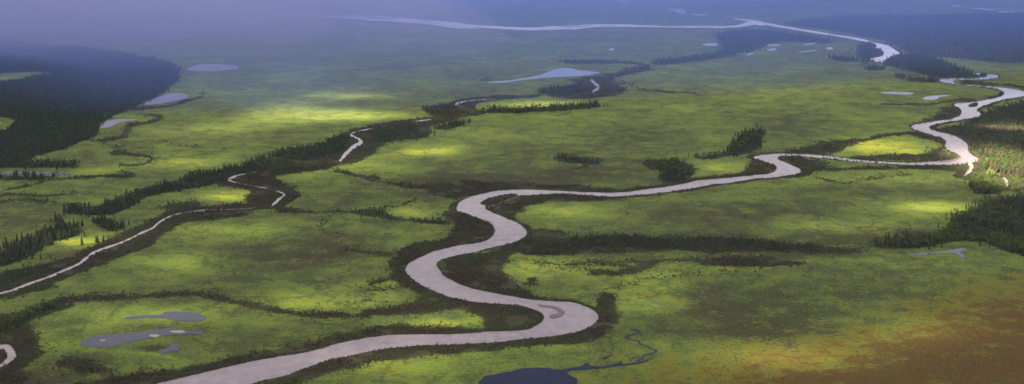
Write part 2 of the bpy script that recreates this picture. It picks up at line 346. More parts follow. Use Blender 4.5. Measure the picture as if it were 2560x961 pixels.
# stands of trees: key -> (polygons, spacing m, share of broadleaf, share of dead, height m, where)
STANDS = [
 ('rainwood', [[(-60, 410), (90, 392), (170, 366), (238, 340), (252, 306), (330, 272), (405, 234), (440, 196), (444, 172), (415, 158), (330, 140), (200, 120), (60, 118), (-60, 118)]], 5.0, .08, .0, 9, 'in the dark wood on the rainy rise'),
 ('pondrow', [[(-40, 413), (60, 408), (130, 404), (195, 412), (190, 420), (100, 420), (-40, 420)], [(-40, 443), (60, 441), (140, 440), (90, 450), (-40, 450)]], 5.5, .1, 0, 11, 'in the row hiding the dark pond'),
 ('creekbelt', [[(155, 525), (250, 512), (330, 482), (420, 458), (470, 440), (560, 425), (640, 402), (720, 378), (800, 366), (850, 338), (868, 350), (850, 380), (780, 395), (690, 412), (600, 435), (520, 465), (420, 480), (350, 500), (300, 530), (220, 540)], [(240, 545), (310, 560), (300, 575), (245, 565)]], 4.6, .2, 0, 10, 'in the long belt along the narrow creek'),
 ('creekstrip', [[(678, 428), (760, 415), (820, 412), (818, 424), (760, 430), (690, 436)]], 5.0, .15, 0, 9, 'in the short strip above the triangular meadow'),
 ('creekwood', [[(940, 330), (1000, 318), (1060, 312), (1080, 325), (1066, 345), (1000, 352), (945, 356)], [(1090, 318), (1150, 304), (1158, 312), (1110, 326)]], 5.6, .15, 0, 10, 'in the wood beside the kinking creek'),
 ('curlgrove', [[(1060, 272), (1085, 263), (1120, 266), (1120, 282), (1080, 288)]], 6, .2, 0, 9, 'in the grove beside the creek curl'),
 ('yellowrow', [[(1215, 274), (1300, 272), (1340, 270), (1420, 262), (1490, 258), (1500, 268), (1420, 276), (1330, 280), (1230, 284)]], 6, .1, 0, 11, 'in the row bordering the yellow meadow'),
 ('lakegrove', [[(1345, 226), (1400, 218), (1440, 214), (1460, 228), (1400, 236), (1350, 236)], [(1198, 200), (1215, 198), (1218, 202), (1200, 203)]], 7.5, .1, 0, 10, 'in the grove below the wide lake'),
 ('slantstand', [[(-20, 650), (20, 622), (70, 600), (120, 580), (150, 565), (205, 572), (195, 592), (130, 608), (80, 640), (20, 662), (-20, 668)], [(128, 548), (160, 556), (200, 570), (150, 566)]], 5.2, .12, .06, 12, 'in the slanting stand between two meadows'),
 ('meadowedge', [[(395, 520), (430, 512), (470, 505), (500, 510), (490, 520), (440, 524)], [(0, 680), (60, 672), (90, 680), (40, 700), (0, 710)]], 7.5, .3, 0, 9.5, 'at the meadow edge by the narrow creek'),
 ('bogband', [[(-20, 812), (30, 795), (60, 790), (80, 772), (120, 770), (180, 758), (180, 768), (130, 784), (80, 800), (40, 822), (-20, 836)]], 5.5, .35, 0, 9.5, 'in the dark band above the slate ponds'),
 ('midbelt', [[(1400, 608), (1450, 596), (1520, 590), (1620, 594), (1740, 600), (1920, 604), (1990, 612), (2040, 618), (1960, 626), (1840, 626), (1700, 620), (1600, 618), (1500, 620), (1400, 630), (1330, 640), (1320, 620)]], 6.0, .35, .04, 8, 'in the belt crossing the plain'),
 ('rightwood', [[(2560, 492), (2480, 502), (2420, 525), (2378, 548), (2366, 582), (2300, 596), (2230, 602), (2180, 616), (2240, 622), (2320, 618), (2390, 604), (2460, 606), (2510, 626), (2620, 634), (2640, 500)], [(2440, 440), (2500, 445), (2505, 478), (2440, 486), (2420, 460)]], 4.7, .42, .05, 11, 'in the mixed wood by the little pond'),
 ('sunslope', [[(2430, 425), (2475, 402), (2540, 385), (2640, 372), (2640, 500), (2560, 490), (2520, 470), (2510, 440), (2470, 418)]], 4.4, .50, .25, 10, 'on the sunlit slope'),
 ('shadeslope', [[(2640, 245), (2560, 258), (2500, 272), (2450, 298), (2400, 322), (2425, 345), (2448, 380), (2480, 396), (2560, 376), (2640, 362)]], 5.0, .12, .30, 10.5, 'on the shaded slope above the river'),
 ('riverstand', [[(1830, 360), (1860, 335), (1900, 322), (1912, 345), (1895, 372), (1860, 386), (1825, 388)], [(1725, 396), (1790, 388), (1840, 382), (1840, 390), (1780, 398)], [(1650, 412), (1690, 405), (1715, 420), (1715, 448), (1665, 454), (1655, 440)]], 6.2, .25, 0, 11, 'in the stands above the river bend'),
 ('plaindots', [[(880, 527), (960, 525), (968, 540), (900, 540)], [(1395, 392), (1490, 400), (1490, 412), (1400, 404)], [(1040, 552), (1110, 553), (1110, 559), (1040, 558)]], 7.5, .35, 0, 9, 'in a small clump on the green plain'),
 ('rivergrove', [[(2050, 365), (2090, 355), (2100, 372), (2060, 382)], [(2320, 380), (2340, 375), (2345, 392), (2325, 396)], [(1975, 390), (2010, 392), (2005, 400), (1980, 398)]], 9, .3, 0, 10, 'in the clumps beside the bright green meadow'),
 ('farwood', [[(2205, 158), (2260, 138), (2320, 142), (2400, 172), (2440, 186), (2420, 196), (2340, 194), (2280, 178)], [(2150, 112), (2188, 112), (2205, 136), (2176, 150), (2165, 165), (2145, 140)], [(2270, 196), (2350, 198), (2345, 206), (2280, 204)], [(2085, 144), (2135, 146), (2130, 154), (2090, 154)], [(2165, 168), (2200, 168), (2205, 176), (2170, 177)], [(2240, 190), (2262, 190), (2262, 196), (2242, 197)]], 8, .1, 0, 12, 'in the far wood by the wide bend'),
 ('bluewood', [[(1960, 60), (2060, 74), (2200, 100), (2260, 128), (2340, 142), (2640, 158), (2640, 40), (2480, 36), (2300, 38), (2100, 40)], [(1790, 88), (1860, 74), (1960, 82), (2080, 100), (2060, 110), (1960, 105), (1900, 122), (1830, 140), (1760, 152), (1640, 164), (1640, 150), (1740, 140), (1810, 120)]], 13, .1, 0, 11, 'in the distant blue woods'),
]
LONERS = [(205, 613, 12, 'tallest lone spruce on the yellow meadow beside the narrow creek'), (241, 606, 10, 'left of two lone spruces close together above the creek'), (245, 606, 11, 'right of two lone spruces close together above the creek'),
 (259, 603, 9.5, 'lone spruce just right of a close pair above the creek'), (81, 648, 8.5, 'lone spruce at the left end of the yellow meadow'), (102, 650, 8, 'squat lone spruce beside the creek willows'),
 (126, 645, 6, 'small lone spruce on the yellow meadow edge'), (18, 684, 9, 'lone spruce on the green patch below the slanting stand'), (12, 597, 6, 'small lone spruce on the olive meadow'), (1863, 546, 8, 'thin lone spruce on the open plain'), (87, 504, 9, 'dark lone spruce beside the old meander scar'), (119, 502, 8, 'slim lone spruce right of the dark one on the scar'), (260, 362, 10, 'lone spruce standing in the old meanders')]
LONE_BROAD = [(1038, 505, 9, 'single round dark bush tree on the green plain')]

# tones of the meadows, plant colour plus some sun patches brightened in the colour: (column, row, half width, half depth, amount)
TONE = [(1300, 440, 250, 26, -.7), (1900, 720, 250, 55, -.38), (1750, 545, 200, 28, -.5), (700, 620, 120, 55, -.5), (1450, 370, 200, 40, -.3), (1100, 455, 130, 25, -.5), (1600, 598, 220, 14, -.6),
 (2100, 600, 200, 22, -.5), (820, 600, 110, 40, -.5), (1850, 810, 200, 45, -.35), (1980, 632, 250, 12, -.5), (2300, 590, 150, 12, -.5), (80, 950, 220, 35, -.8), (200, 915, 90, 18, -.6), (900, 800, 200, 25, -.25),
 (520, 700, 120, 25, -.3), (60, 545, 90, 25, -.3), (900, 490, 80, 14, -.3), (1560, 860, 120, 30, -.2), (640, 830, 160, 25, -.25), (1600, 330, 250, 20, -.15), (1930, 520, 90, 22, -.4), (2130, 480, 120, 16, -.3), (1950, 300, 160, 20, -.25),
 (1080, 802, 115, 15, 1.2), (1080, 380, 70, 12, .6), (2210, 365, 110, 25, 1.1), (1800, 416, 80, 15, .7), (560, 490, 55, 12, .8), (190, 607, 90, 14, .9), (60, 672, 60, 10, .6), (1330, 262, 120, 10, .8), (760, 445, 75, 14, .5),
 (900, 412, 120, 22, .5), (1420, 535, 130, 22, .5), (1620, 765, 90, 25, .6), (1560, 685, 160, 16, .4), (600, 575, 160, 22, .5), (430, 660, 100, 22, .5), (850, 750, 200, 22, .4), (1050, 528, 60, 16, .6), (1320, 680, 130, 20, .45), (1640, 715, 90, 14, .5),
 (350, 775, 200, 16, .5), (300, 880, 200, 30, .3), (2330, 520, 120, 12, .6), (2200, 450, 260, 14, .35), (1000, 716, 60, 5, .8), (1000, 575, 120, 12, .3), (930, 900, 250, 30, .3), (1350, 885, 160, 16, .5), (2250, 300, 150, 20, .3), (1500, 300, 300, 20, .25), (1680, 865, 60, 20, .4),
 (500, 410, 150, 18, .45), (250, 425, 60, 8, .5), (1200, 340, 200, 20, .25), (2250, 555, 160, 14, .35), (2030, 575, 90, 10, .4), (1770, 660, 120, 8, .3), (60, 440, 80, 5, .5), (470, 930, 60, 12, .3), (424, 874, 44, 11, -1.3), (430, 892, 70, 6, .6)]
HEATH = [gpoly(p, 2) for p in [[(1500, 1010), (1600, 965), (1760, 935), (1900, 905), (2080, 880), (2230, 845), (2320, 800), (2420, 765), (2600, 728), (2900, 690), (2900, 1200), (1500, 1200)]]]
tone_g = []
for cx_, cy_, rx_, ry_, a_ in TONE:
    c = at([cx_], [cy_])[0]; e = at([cx_ + rx_], [cy_])[0]; f = at([cx_], [cy_ - ry_])[0]
    tone_g.append((c[0], c[1], abs(e[0] - c[0]), abs(f[1] - c[1]), a_))
stands_g = [(s[0], [gpoly(p, 2) for p in s[1]]) + s[2:] for s in STANDS]
clearings = [gpoly(p, 2) for p in [[(-40, 190), (60, 180), (140, 184), (70, 196), (-40, 212)], [(-20, 300), (30, 296), (38, 310), (10, 326), (-20, 330)]]]

def warp(x, y, a, s, seed):
    return x + (fbm(x, y, s, seed, 3) - .5) * 2 * a, y + (fbm(x, y, s, seed + 50, 3) - .5) * 2 * a

def thicket_mask(x, y, spread=0.0):
    amp = np.clip(y / 150.0, 8, 26)
    wx, wy = warp(x, y, amp, 38.0, 3)
    if spread:      # single bushes stray out of the closed thicket
        wx = wx + rng.normal(0, spread, x.shape); wy = wy + rng.normal(0, spread * 1.6, x.shape)
    m = np.zeros(x.shape)
    for g in THICKET:
        m = np.maximum(m, inside(g, wx, wy) * 1.0)
    n = fbm(x, y, 60.0, 9, 3)
    d = dist_line(river_g[::4], x, y, 30, True)
    m = np.maximum(m, (d < 2 + 26 * np.clip(n - .30, 0, 1)) * 1.0)
    for ln, i in creek_lines:
        if i in (8, 9, 10):
            continue
        d = dist_line(ln, x, y, 45)
        m = np.maximum(m, (d < 14 + 30 * np.clip(n - .3, 0, 1)) * 1.0)
    d = dist_line(farbend_g[::2], x, y, 30, True)
    m = np.maximum(m, (d < 20 * n) * 1.0)
    d = dist_line(loop_g[::2], x, y, 30, True)
    m = np.maximum(m, (d < 30 * n) * 1.0)
    m = np.maximum(m, in_island(x, y) * 1.0)
    return m

def forest_mask(x, y):
    wx, wy = warp(x, y, np.clip(y / 300.0, 3, 12), 30.0, 23)
    m = np.zeros(x.shape)
    for s in stands_g:
        for g in s[1]:
            m = np.maximum(m, inside(g, wx, wy) * 1.0)
    for g in clearings:
        m[inside(g, wx, wy)] = 0
    return m

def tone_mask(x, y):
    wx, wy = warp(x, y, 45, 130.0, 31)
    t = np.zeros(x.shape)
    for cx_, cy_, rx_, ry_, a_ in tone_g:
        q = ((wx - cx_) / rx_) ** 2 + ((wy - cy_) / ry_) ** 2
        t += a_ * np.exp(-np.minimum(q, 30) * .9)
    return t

def heath_mask(x, y):
    wx, wy = warp(x, y, 28, 110.0, 41)
    m = np.zeros(x.shape)
    for g in HEATH:
        for k in range(9):
            m += inside(g, wx - 4 * k + 16, wy + 18 * k - 90) / 9.0
    return m

# ------------------------------------------------------------------ materials
def mat(name):
    m = bpy.data.materials.new(name); m.use_nodes = True
    nt = m.node_tree
    return m, nt, nt.nodes['Principled BSDF']

def N(nt, kind, **kw):
    n = nt.nodes.new(kind)
    for k, v in kw.items():
        if hasattr(n, k):
            setattr(n, k, v)
        else:
            n.inputs[k].default_value = v
    return n

def mixc(nt, fac, a, b):
    n = nt.nodes.new('ShaderNodeMix'); n.data_type = 'RGBA'
    for i, v in ((0, fac), (6, a), (7, b)):
        if hasattr(v, 'is_output'):
            nt.links.new(v, n.inputs[i])
        else:
            n.inputs[i].default_value = v if i == 0 else (*v, 1)
    return n.outputs[2]

def math_(nt, op, a, b=None, c=None, clamp=False):
    n = nt.nodes.new('ShaderNodeMath'); n.operation = op; n.use_clamp = clamp
    for i, v in enumerate((a, b, c)):
        if v is None:
            continue
        if hasattr(v, 'is_output'):
            nt.links.new(v, n.inputs[i])
        else:
            n.inputs[i].default_value = v
    return n.outputs[0]

def noise(nt, scale, detail=4, rough=.6, coord=None, stretch=None):
    n = nt.nodes.new('ShaderNodeTexNoise')
    n.inputs['Scale'].default_value = scale; n.inputs['Detail'].default_value = detail; n.inputs['Roughness'].default_value = rough
    if coord is not None:
        if stretch:
            mp = nt.nodes.new('ShaderNodeMapping'); mp.inputs['Scale'].default_value = stretch
            nt.links.new(coord, mp.inputs[0]); coord = mp.outputs[0]
        nt.links.new(coord, n.inputs['Vector'])
    return n.outputs[0]

def ground_material():
    m, nt, p = mat('wet_meadow_ground')
    geo = nt.nodes.new('ShaderNodeNewGeometry').outputs['Position']
    def attr(nm):
        a = nt.nodes.new('ShaderNodeAttribute'); a.attribute_name = nm; return a.outputs['Fac']
    n_big = noise(nt, .006, 5, .6, geo)
    n_mid = noise(nt, .03, 5, .65, geo)
    n_fine = noise(nt, .22, 4, .7, geo)
    n_dot = noise(nt, .6, 3, .7, geo)
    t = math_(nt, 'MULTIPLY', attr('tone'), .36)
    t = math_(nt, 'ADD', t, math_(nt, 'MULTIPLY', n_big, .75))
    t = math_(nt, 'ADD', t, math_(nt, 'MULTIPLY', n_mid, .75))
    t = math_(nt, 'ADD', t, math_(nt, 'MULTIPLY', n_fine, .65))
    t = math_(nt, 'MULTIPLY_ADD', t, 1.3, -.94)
    ramp = nt.nodes.new('ShaderNodeValToRGB')
    nt.links.new(t, ramp.inputs[0])
    e = ramp.color_ramp.elements
    e[0].position = .05; e[0].color = (.046, .046, .014, 1)
    e[1].position = .95; e[1].color = (.30, .32, .028, 1)
    for pos, c in ((.30, (.074, .094, .024, 1)), (.52, (.108, .152, .028, 1)), (.72, (.165, .220, .030, 1))):
        k = e.new(pos); k.color = c
    meadow = ramp.outputs[0]
    # reddish-brown sedge in the drier spots
    rb = math_(nt, 'MULTIPLY', math_(nt, 'SUBTRACT', noise(nt, .011, 4, .6, geo), .52, clamp=True), 3.2, clamp=True)
    meadow = mixc(nt, math_(nt, 'MULTIPLY', rb, .42), meadow, (.115, .085, .030))
    # dark scrub in ragged patches, denser where the meadow is dull
    sc_ = math_(nt, 'ADD', math_(nt, 'MULTIPLY', noise(nt, .02, 7, .72, geo), .62), math_(nt, 'MULTIPLY', noise(nt, .13, 5, .7, geo), .38))
    sc_ = math_(nt, 'SUBTRACT', sc_, math_(nt, 'MULTIPLY', attr('tone'), .085))
    sc_ = math_(nt, 'MULTIPLY', math_(nt, 'SUBTRACT', sc_, .512), 15.0, clamp=True)
    meadow = mixc(nt, math_(nt, 'MULTIPLY', sc_, .62), meadow, mixc(nt, n_fine, (.030, .036, .012), (.062, .052, .022)))
    # faint drainage threads
    dr = math_(nt, 'ABSOLUTE', math_(nt, 'SUBTRACT', noise(nt, .0045, 5, .55, geo), .5))
    dr = math_(nt, 'SUBTRACT', 1.0, math_(nt, 'MULTIPLY', dr, 75.0), clamp=True)
    d2 = math_(nt, 'ABSOLUTE', math_(nt, 'SUBTRACT', noise(nt, .012, 4, .55, geo), .47))
    dr = math_(nt, 'MAXIMUM', dr, math_(nt, 'MULTIPLY', math_(nt, 'SUBTRACT', 1.0, math_(nt, 'MULTIPLY', d2, 55.0), clamp=True), .6))
    meadow = mixc(nt, math_(nt, 'MULTIPLY', dr, math_(nt, 'MULTIPLY', n_mid, 1.1)), meadow, (.030, .034, .012))
    # heath
    hn = math_(nt, 'ADD', attr('heath'), math_(nt, 'MULTIPLY', math_(nt, 'SUBTRACT', n_mid, .5), 2.4))
    hn = math_(nt, 'ADD', hn, math_(nt, 'MULTIPLY', math_(nt, 'SUBTRACT', n_fine, .5), 1.6))
    hr = nt.nodes.new('ShaderNodeValToRGB')
    nt.links.new(math_(nt, 'ADD', math_(nt, 'MULTIPLY', n_mid, .5), math_(nt, 'MULTIPLY', n_fine, .5)), hr.inputs[0])
    e = hr.color_ramp.elements
    e[0].position = .30; e[0].color = (.034, .026, .008, 1)
    e[1].position = .72; e[1].color = (.125, .100, .014, 1)
    k = e.new(.5); k.color = (.086, .047, .011, 1)
    k = e.new(.6); k.color = (.100, .060, .012, 1)
    yg = mixc(nt, n_fine, (.085, .088, .012), (.20, .19, .018))
    c = mixc(nt, math_(nt, 'MULTIPLY', math_(nt, 'SUBTRACT', hn, .15), 2.6, clamp=True), meadow, yg)
    c = mixc(nt, math_(nt, 'MULTIPLY', math_(nt, 'SUBTRACT', hn, .48), 2.4, clamp=True), c, hr.outputs[0])
    hs = math_(nt, 'MULTIPLY', math_(nt, 'SUBTRACT', noise(nt, .05, 6, .75, geo), .50), 9.0, clamp=True)
    c = mixc(nt, math_(nt, 'MULTIPLY', math_(nt, 'MULTIPLY', hs, attr('heath')), .65), c, (.060, .062, .016))
    # willow thicket floor
    sn = math_(nt, 'ADD', attr('shrub'), math_(nt, 'MULTIPLY', math_(nt, 'SUBTRACT', n_fine, .5), .9))
    sn = math_(nt, 'MULTIPLY', math_(nt, 'SUBTRACT', sn, .3), 2.2, clamp=True)
    sh = mixc(nt, math_(nt, 'MULTIPLY', n_mid, 1.0), (.034, .024, .017), (.058, .062, .022))
    c = mixc(nt, sn, c, sh)
    c = mixc(nt, math_(nt, 'MULTIPLY', attr('wood'), .9), c, (.022, .028, .014))
    # dark tussock speckle
    sp = math_(nt, 'MULTIPLY', math_(nt, 'SUBTRACT', n_dot, .52, clamp=True), 3.5, clamp=True)
    c = mixc(nt, math_(nt, 'MULTIPLY', sp, .45), c, (.040, .045, .016))
    nt.links.new(c, p.inputs['Base Color'])
    p.inputs['Roughness'].default_value = .95
    p.inputs['Specular IOR Level'].default_value = .1
    b = nt.nodes.new('ShaderNodeBump'); b.inputs['Strength'].default_value = .7; b.inputs['Distance'].default_value = .8
    nt.links.new(n_dot, b.inputs['Height'])
    nt.links.new(b.outputs[0], p.inputs['Normal'])
    return m

def water_material(name, c, rough, bump_s, ior=1.33, mottle=0.22):
    m, nt, p = mat(name)
    geo = nt.nodes.new('ShaderNodeNewGeometry').outputs['Position']
    n = math_(nt, 'MULTIPLY_ADD', math_(nt, 'ADD', noise(nt, .012, 6, .7, geo), noise(nt, .08, 4, .6, geo)), 1.6, -1.1, clamp=True)
    nt.links.new(mixc(nt, n, tuple(v * (1 - mottle) for v in c), tuple(v * (1 + mottle) for v in c)), p.inputs['Base Color'])
    p.inputs['Roughness'].default_value = rough
    p.inputs['IOR'].default_value = ior
    b = nt.nodes.new('ShaderNodeBump'); b.inputs['Strength'].default_value = bump_s; b.inputs['Distance'].default_value = .05
    nt.links.new(noise(nt, .5, 4, .6, geo), b.inputs['Height'])
    nt.links.new(b.outputs[0], p.inputs['Normal'])
    return m

def leaf_material(name, cols, spread=.35, trans=.25):
    m, nt, p = mat(name)
    oi = nt.nodes.new('ShaderNodeObjectInfo')
    r = nt.nodes.new('ShaderNodeValToRGB')
    nt.links.new(oi.outputs['Random'], r.inputs[0])
    e = r.color_ramp.elements
    e[0].color = (*cols[0], 1); e[1].color = (*cols[-1], 1)
    for i, c in enumerate(cols[1:-1]):
        k = e.new((i + 1) / (len(cols) - 1)); k.color = (*c, 1)
    geo = nt.nodes.new('ShaderNodeNewGeometry').outputs['Position']
    n = noise(nt, .9, 3, .7, geo)
    hsv = nt.nodes.new('ShaderNodeHueSaturation')
    nt.links.new(r.outputs[0], hsv.inputs['Color'])
    nt.links.new(math_(nt, 'MULTIPLY_ADD', n, 2 * spread, 1 - spread), hsv.inputs['Value'])
    nt.links.new(hsv.outputs[0], p.inputs['Base Color'])
    p.inputs['Roughness'].default_value = .8
    p.inputs['Specular IOR Level'].default_value = .15
    tr = nt.nodes.new('ShaderNodeBsdfTranslucent')
    nt.links.new(hsv.outputs[0], tr.inputs[0])
    mx = nt.nodes.new('ShaderNodeMixShader'); mx.inputs[0].default_value = trans
    nt.links.new(p.outputs[0], mx.inputs[1]); nt.links.new(tr.outputs[0], mx.inputs[2])
    nt.links.new(mx.outputs[0], nt.nodes['Material Output'].inputs[0])
    return m

def plain_material(name, c0, c1, scale, rough=.9):
    m, nt, p = mat(name)
    geo = nt.nodes.new('ShaderNodeNewGeometry').outputs['Position']
    nt.links.new(mixc(nt, noise(nt, scale, 4, .65, geo), c0, c1), p.inputs['Base Color'])
    p.inputs['Roughness'].default_value = rough
    return m

M = dict(
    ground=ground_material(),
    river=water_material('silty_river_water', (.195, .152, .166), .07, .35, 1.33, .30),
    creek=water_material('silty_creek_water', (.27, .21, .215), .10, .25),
    far=water_material('far_silty_sky_water', (.80, .72, .72), .15, .25),  # silt colour made paler to carry the sky's reflection in the base colour
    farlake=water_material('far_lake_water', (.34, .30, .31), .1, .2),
    lake=water_material('pale_lake_water', (.15, .135, .155), .06, .1),
    pond=water_material('slate_pond_water', (.026, .026, .048), .05, .1, 1.2),
    deep=water_material('dark_pond_water', (.008, .012, .036), .05, .1, 1.10),
    pool=water_material('pool_water', (.06, .06, .08), .04, .05, 1.25),
    gravel=plain_material('river_gravel', (.085, .064, .062), (.17, .132, .13), .6),
    spruce=leaf_material('spruce_needles', [(.026, .038, .020), (.040, .058, .024), (.055, .072, .024), (.042, .058, .032), (.064, .060, .028)]),
    dead=leaf_material('dead_spruce_needles', [(.085, .040, .028), (.12, .07, .045), (.10, .055, .05)]),
    broad=leaf_material('broadleaf_leaves', [(.045, .068, .020), (.075, .105, .024), (.10, .125, .026), (.055, .080, .030)]),
    osier=leaf_material('green_willow_leaves', [(.050, .066, .024), (.075, .095, .030), (.060, .072, .034), (.095, .105, .036)]),
    willow=leaf_material('willow_leaves', [(.078, .044, .030), (.054, .046, .023), (.072, .080, .029), (.048, .035, .025), (.092, .050, .036), (.055, .074, .027)]),
    tuss=leaf_material('dwarf_birch_leaves', [(.040, .046, .016), (.060, .066, .018), (.050, .040, .020), (.085, .090, .020)]),
    bark=plain_material('bark', (.035, .028, .022), (.075, .06, .048), 3.0),
    weed=plain_material('pond_weed', (.22, .21, .12), (.32, .30, .17), .3),
)

# ------------------------------------------------------------------ helpers for objects
def tag(o, label=None, cat=None, group=None, kind=None):
    if label: o['label'] = label
    if cat: o['category'] = cat
    if group: o['group'] = group
    if kind: o['kind'] = kind
    return o

def mesh_obj(name, verts, faces, material, parent=None, link=True):
    me = bpy.data.meshes.new(name)
    me.from_pydata([tuple(v) for v in verts], [], faces)
    for mm in (material if isinstance(material, (list, tuple)) else [material]):
        me.materials.append(mm)
    o = bpy.data.objects.new(name, me)
    if link: col.objects.link(o)
    o.parent = parent
    return o

def sheet(name, poly, z, material, label, kind='structure'):
    """a flat sheet with a low rim so that it has a body"""
    c = poly.mean(0)
    tri = tessellate_polygon([[Vector((p[0], p[1], 0)) for p in poly]])
    n = len(poly)
    v = [(p[0] - c[0], p[1] - c[1], 0) for p in poly] + [(p[0] - c[0], p[1] - c[1], -2.0) for p in poly]
    fl = []
    for t in tri:
        a, b, d = (Vector(v[i]) for i in t)
        fl.append(tuple(t) if (b - a).cross(d - a).z > 0 else tuple(reversed(t)))
    for i in range(n):
        j = (i + 1) % n
        fl.append((i, n + i, n + j, j))
    o = mesh_obj(name, v, fl, material)
    o.location = (c[0], c[1], z)
    return tag(o, label, None, None, kind)

# ------------------------------------------------------------------ ground sheet
def lines(core_step, grow, lim, start=0.0):
    out = [start]
    while out[-1] < lim:
        out.append(out[-1] + max(core_step, out[-1] * grow))
    return out
xp = lines(2.4, 1 / 210., 2700)
while xp[-1] < 16000: xp.append(xp[-1] * 1.12)
xs = np.array([-v for v in xp[:0:-1]] + xp)
ys = [1040.0]
while ys[-1] < 7200: ys.append(ys[-1] + 1.5 * (ys[-1] / 1100.) ** 2 * 1.35)
while ys[-1] < 18000: ys.append(ys[-1] * 1.1)
near = [1040 - 4, 1028, 1010, 985, 950, 900, 840, 760, 660, 540, 400, 200, -100, -600, -1500, -3500, -8000]
ys = np.array(near[::-1] + ys)
gx, gy = np.meshgrid(xs, ys)
gxf, gyf = gx.ravel(), gy.ravel()
infr = (gyf > 1000) & (np.abs(gxf) < .46 * gyf + 120) & (gyf < 7500)
xi, yi = gxf[infr], gyf[infr]
at_shrub = np.zeros(len(gxf)); at_tone = np.zeros(len(gxf)); at_wood = np.zeros(len(gxf)); at_heath = np.zeros(len(gxf))
at_shrub[infr] = (thicket_mask(xi, yi) + thicket_mask(xi, yi, 3.0) + thicket_mask(xi, yi, 6.0)) / 3.0
at_wood[infr] = forest_mask(xi, yi)
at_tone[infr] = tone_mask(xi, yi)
at_heath[:] = heath_mask(gxf, gyf)
gz = relief(gxf, gyf) + (fbm(gxf, gyf, 90.0, 77, 3) - .5) * .0
nx, ny = len(xs), len(ys)
me = bpy.data.meshes.new('ground')
me.vertices.add(nx * ny)
me.vertices.foreach_set('co', np.stack([gxf, gyf, gz], -1).ravel())
ii = (np.arange(ny - 1)[:, None] * nx + np.arange(nx - 1)[None, :]).ravel()
quads = np.stack([ii, ii + 1, ii + nx + 1, ii + nx], -1)
me.loops.add(quads.size); me.polygons.add(len(quads))
me.loops.foreach_set('vertex_index', quads.ravel())
me.polygons.foreach_set('loop_start', np.arange(len(quads)) * 4)
me.polygons.foreach_set('use_smooth', np.ones(len(quads), bool))
me.update(calc_edges=True)
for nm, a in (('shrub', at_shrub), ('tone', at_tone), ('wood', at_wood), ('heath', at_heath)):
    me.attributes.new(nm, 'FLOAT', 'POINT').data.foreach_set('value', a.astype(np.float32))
me.materials.append(M['ground'])
ground = bpy.data.objects.new('ground', me); col.objects.link(ground)
tag(ground, 'green and brown tundra plain with wet meadows and heath', kind='structure')

# ------------------------------------------------------------------ water
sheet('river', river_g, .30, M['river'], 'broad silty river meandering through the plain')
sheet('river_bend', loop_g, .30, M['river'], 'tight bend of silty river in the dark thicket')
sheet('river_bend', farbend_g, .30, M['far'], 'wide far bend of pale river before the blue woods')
for k, (l, g) in enumerate(creeks_g):
    m_ = 'far' if k == 8 else ('deep' if k in (9, 10) else 'creek')
    sheet('creek' if k < 8 else ('river_channel' if k == 8 else 'marsh_channel'), g, .42 if k in (6, 8) else .30, M[m_], l)
for l, k, g in ponds_g:
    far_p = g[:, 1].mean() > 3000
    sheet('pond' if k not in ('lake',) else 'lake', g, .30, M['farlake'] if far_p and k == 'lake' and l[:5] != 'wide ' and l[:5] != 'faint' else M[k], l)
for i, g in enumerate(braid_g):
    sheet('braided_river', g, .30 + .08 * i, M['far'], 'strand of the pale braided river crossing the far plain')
for l, g in bars_g:
    sheet('gravel_bar', g, .62, M['gravel'], l)
for l, g in islands_g:
    o = sheet('river_island', g, .62, M['ground'], l)
    o.data.attributes.new('shrub', 'FLOAT', 'POINT').data.foreach_set('value', np.ones(len(o.data.vertices), np.float32))
for px_, py_, w_, h_, l in ((257, 852, 9, 2.2, 'small pale weed mat at the west end of the long pond'), (386, 840, 15, 4, 'pale weed mat in the middle of the long pond'), (446, 830, 22, 3.2, 'largest pale weed mat near the east end of the long pond')):
    p = [(px_ + w_ * math.cos(a) * random.uniform(.7, 1.1), py_ - h_ * math.sin(a) * random.uniform(.7, 1.1)) for a in np.linspace(0, 2 * math.pi, 14)[:-1]]
    o = sheet('weed_mat', gpoly(p), .40, M['weed'], l, None); tag(o, cat='weed mat', group='weed mats on the long pond')

# ------------------------------------------------------------------ plants
protos = bpy.data.collections.new('plant_prototypes')      # not linked to the scene

def spruce_parts(seed):
    """unit-high slim spruce: trunk and drooping whorls of boughs"""
    r = random.Random(seed)
    tv, tf = [], []
    rings = [(0, .022), (.45, .014), (.97, .003)]
    for z, rad in rings:
        for k in range(5):
            a = k * 2 * math.pi / 5
            tv.append((rad * math.cos(a), rad * math.sin(a), z))
    for q in range(2):
        for k in range(5):
            tf.append((q * 5 + k, q * 5 + (k + 1) % 5, q * 5 + 5 + (k + 1) % 5, q * 5 + 5 + k))
    cv, cf = [], []
    z = r.uniform(.05, .12); base_w = r.uniform(.15, .205)
    while z < .985:
        f = (1 - z)
        rad = base_w * (f ** .75) * r.uniform(.75, 1.2) + .012
        nb = 7 if f > .4 else 5
        a0 = r.uniform(0, 6.28)
        for k in range(nb):
            a = a0 + k * 2 * math.pi / nb + r.uniform(-.25, .25)
            l = rad * r.uniform(.65, 1.2)
            w = l * .62 + .008
            dx, dy = math.cos(a), math.sin(a)
            b = len(cv)
            cv += [(0, 0, z + .045), (dx * l * .6 - dy * w, dy * l * .6 + dx * w, z - .012), (dx * l, dy * l, z - .045 * r.uniform(.6, 1.5)), (dx * l * .6 + dy * w, dy * l * .6 - dx * w, z - .012)]
            cf += [(b, b + 1, b + 2), (b, b + 2, b + 3)]
        z += .062 * r.uniform(.8, 1.2) * (.55 + .6 * f)
    b = len(cv); cv += [(-.008, 0, .94), (.008, 0, .94), (0, 0, 1.02), (0, -.008, .94), (0, .008, .94)]
    cf += [(b, b + 1, b + 2), (b + 3, b + 4, b + 2)]
    return tv, tf, cv, cf

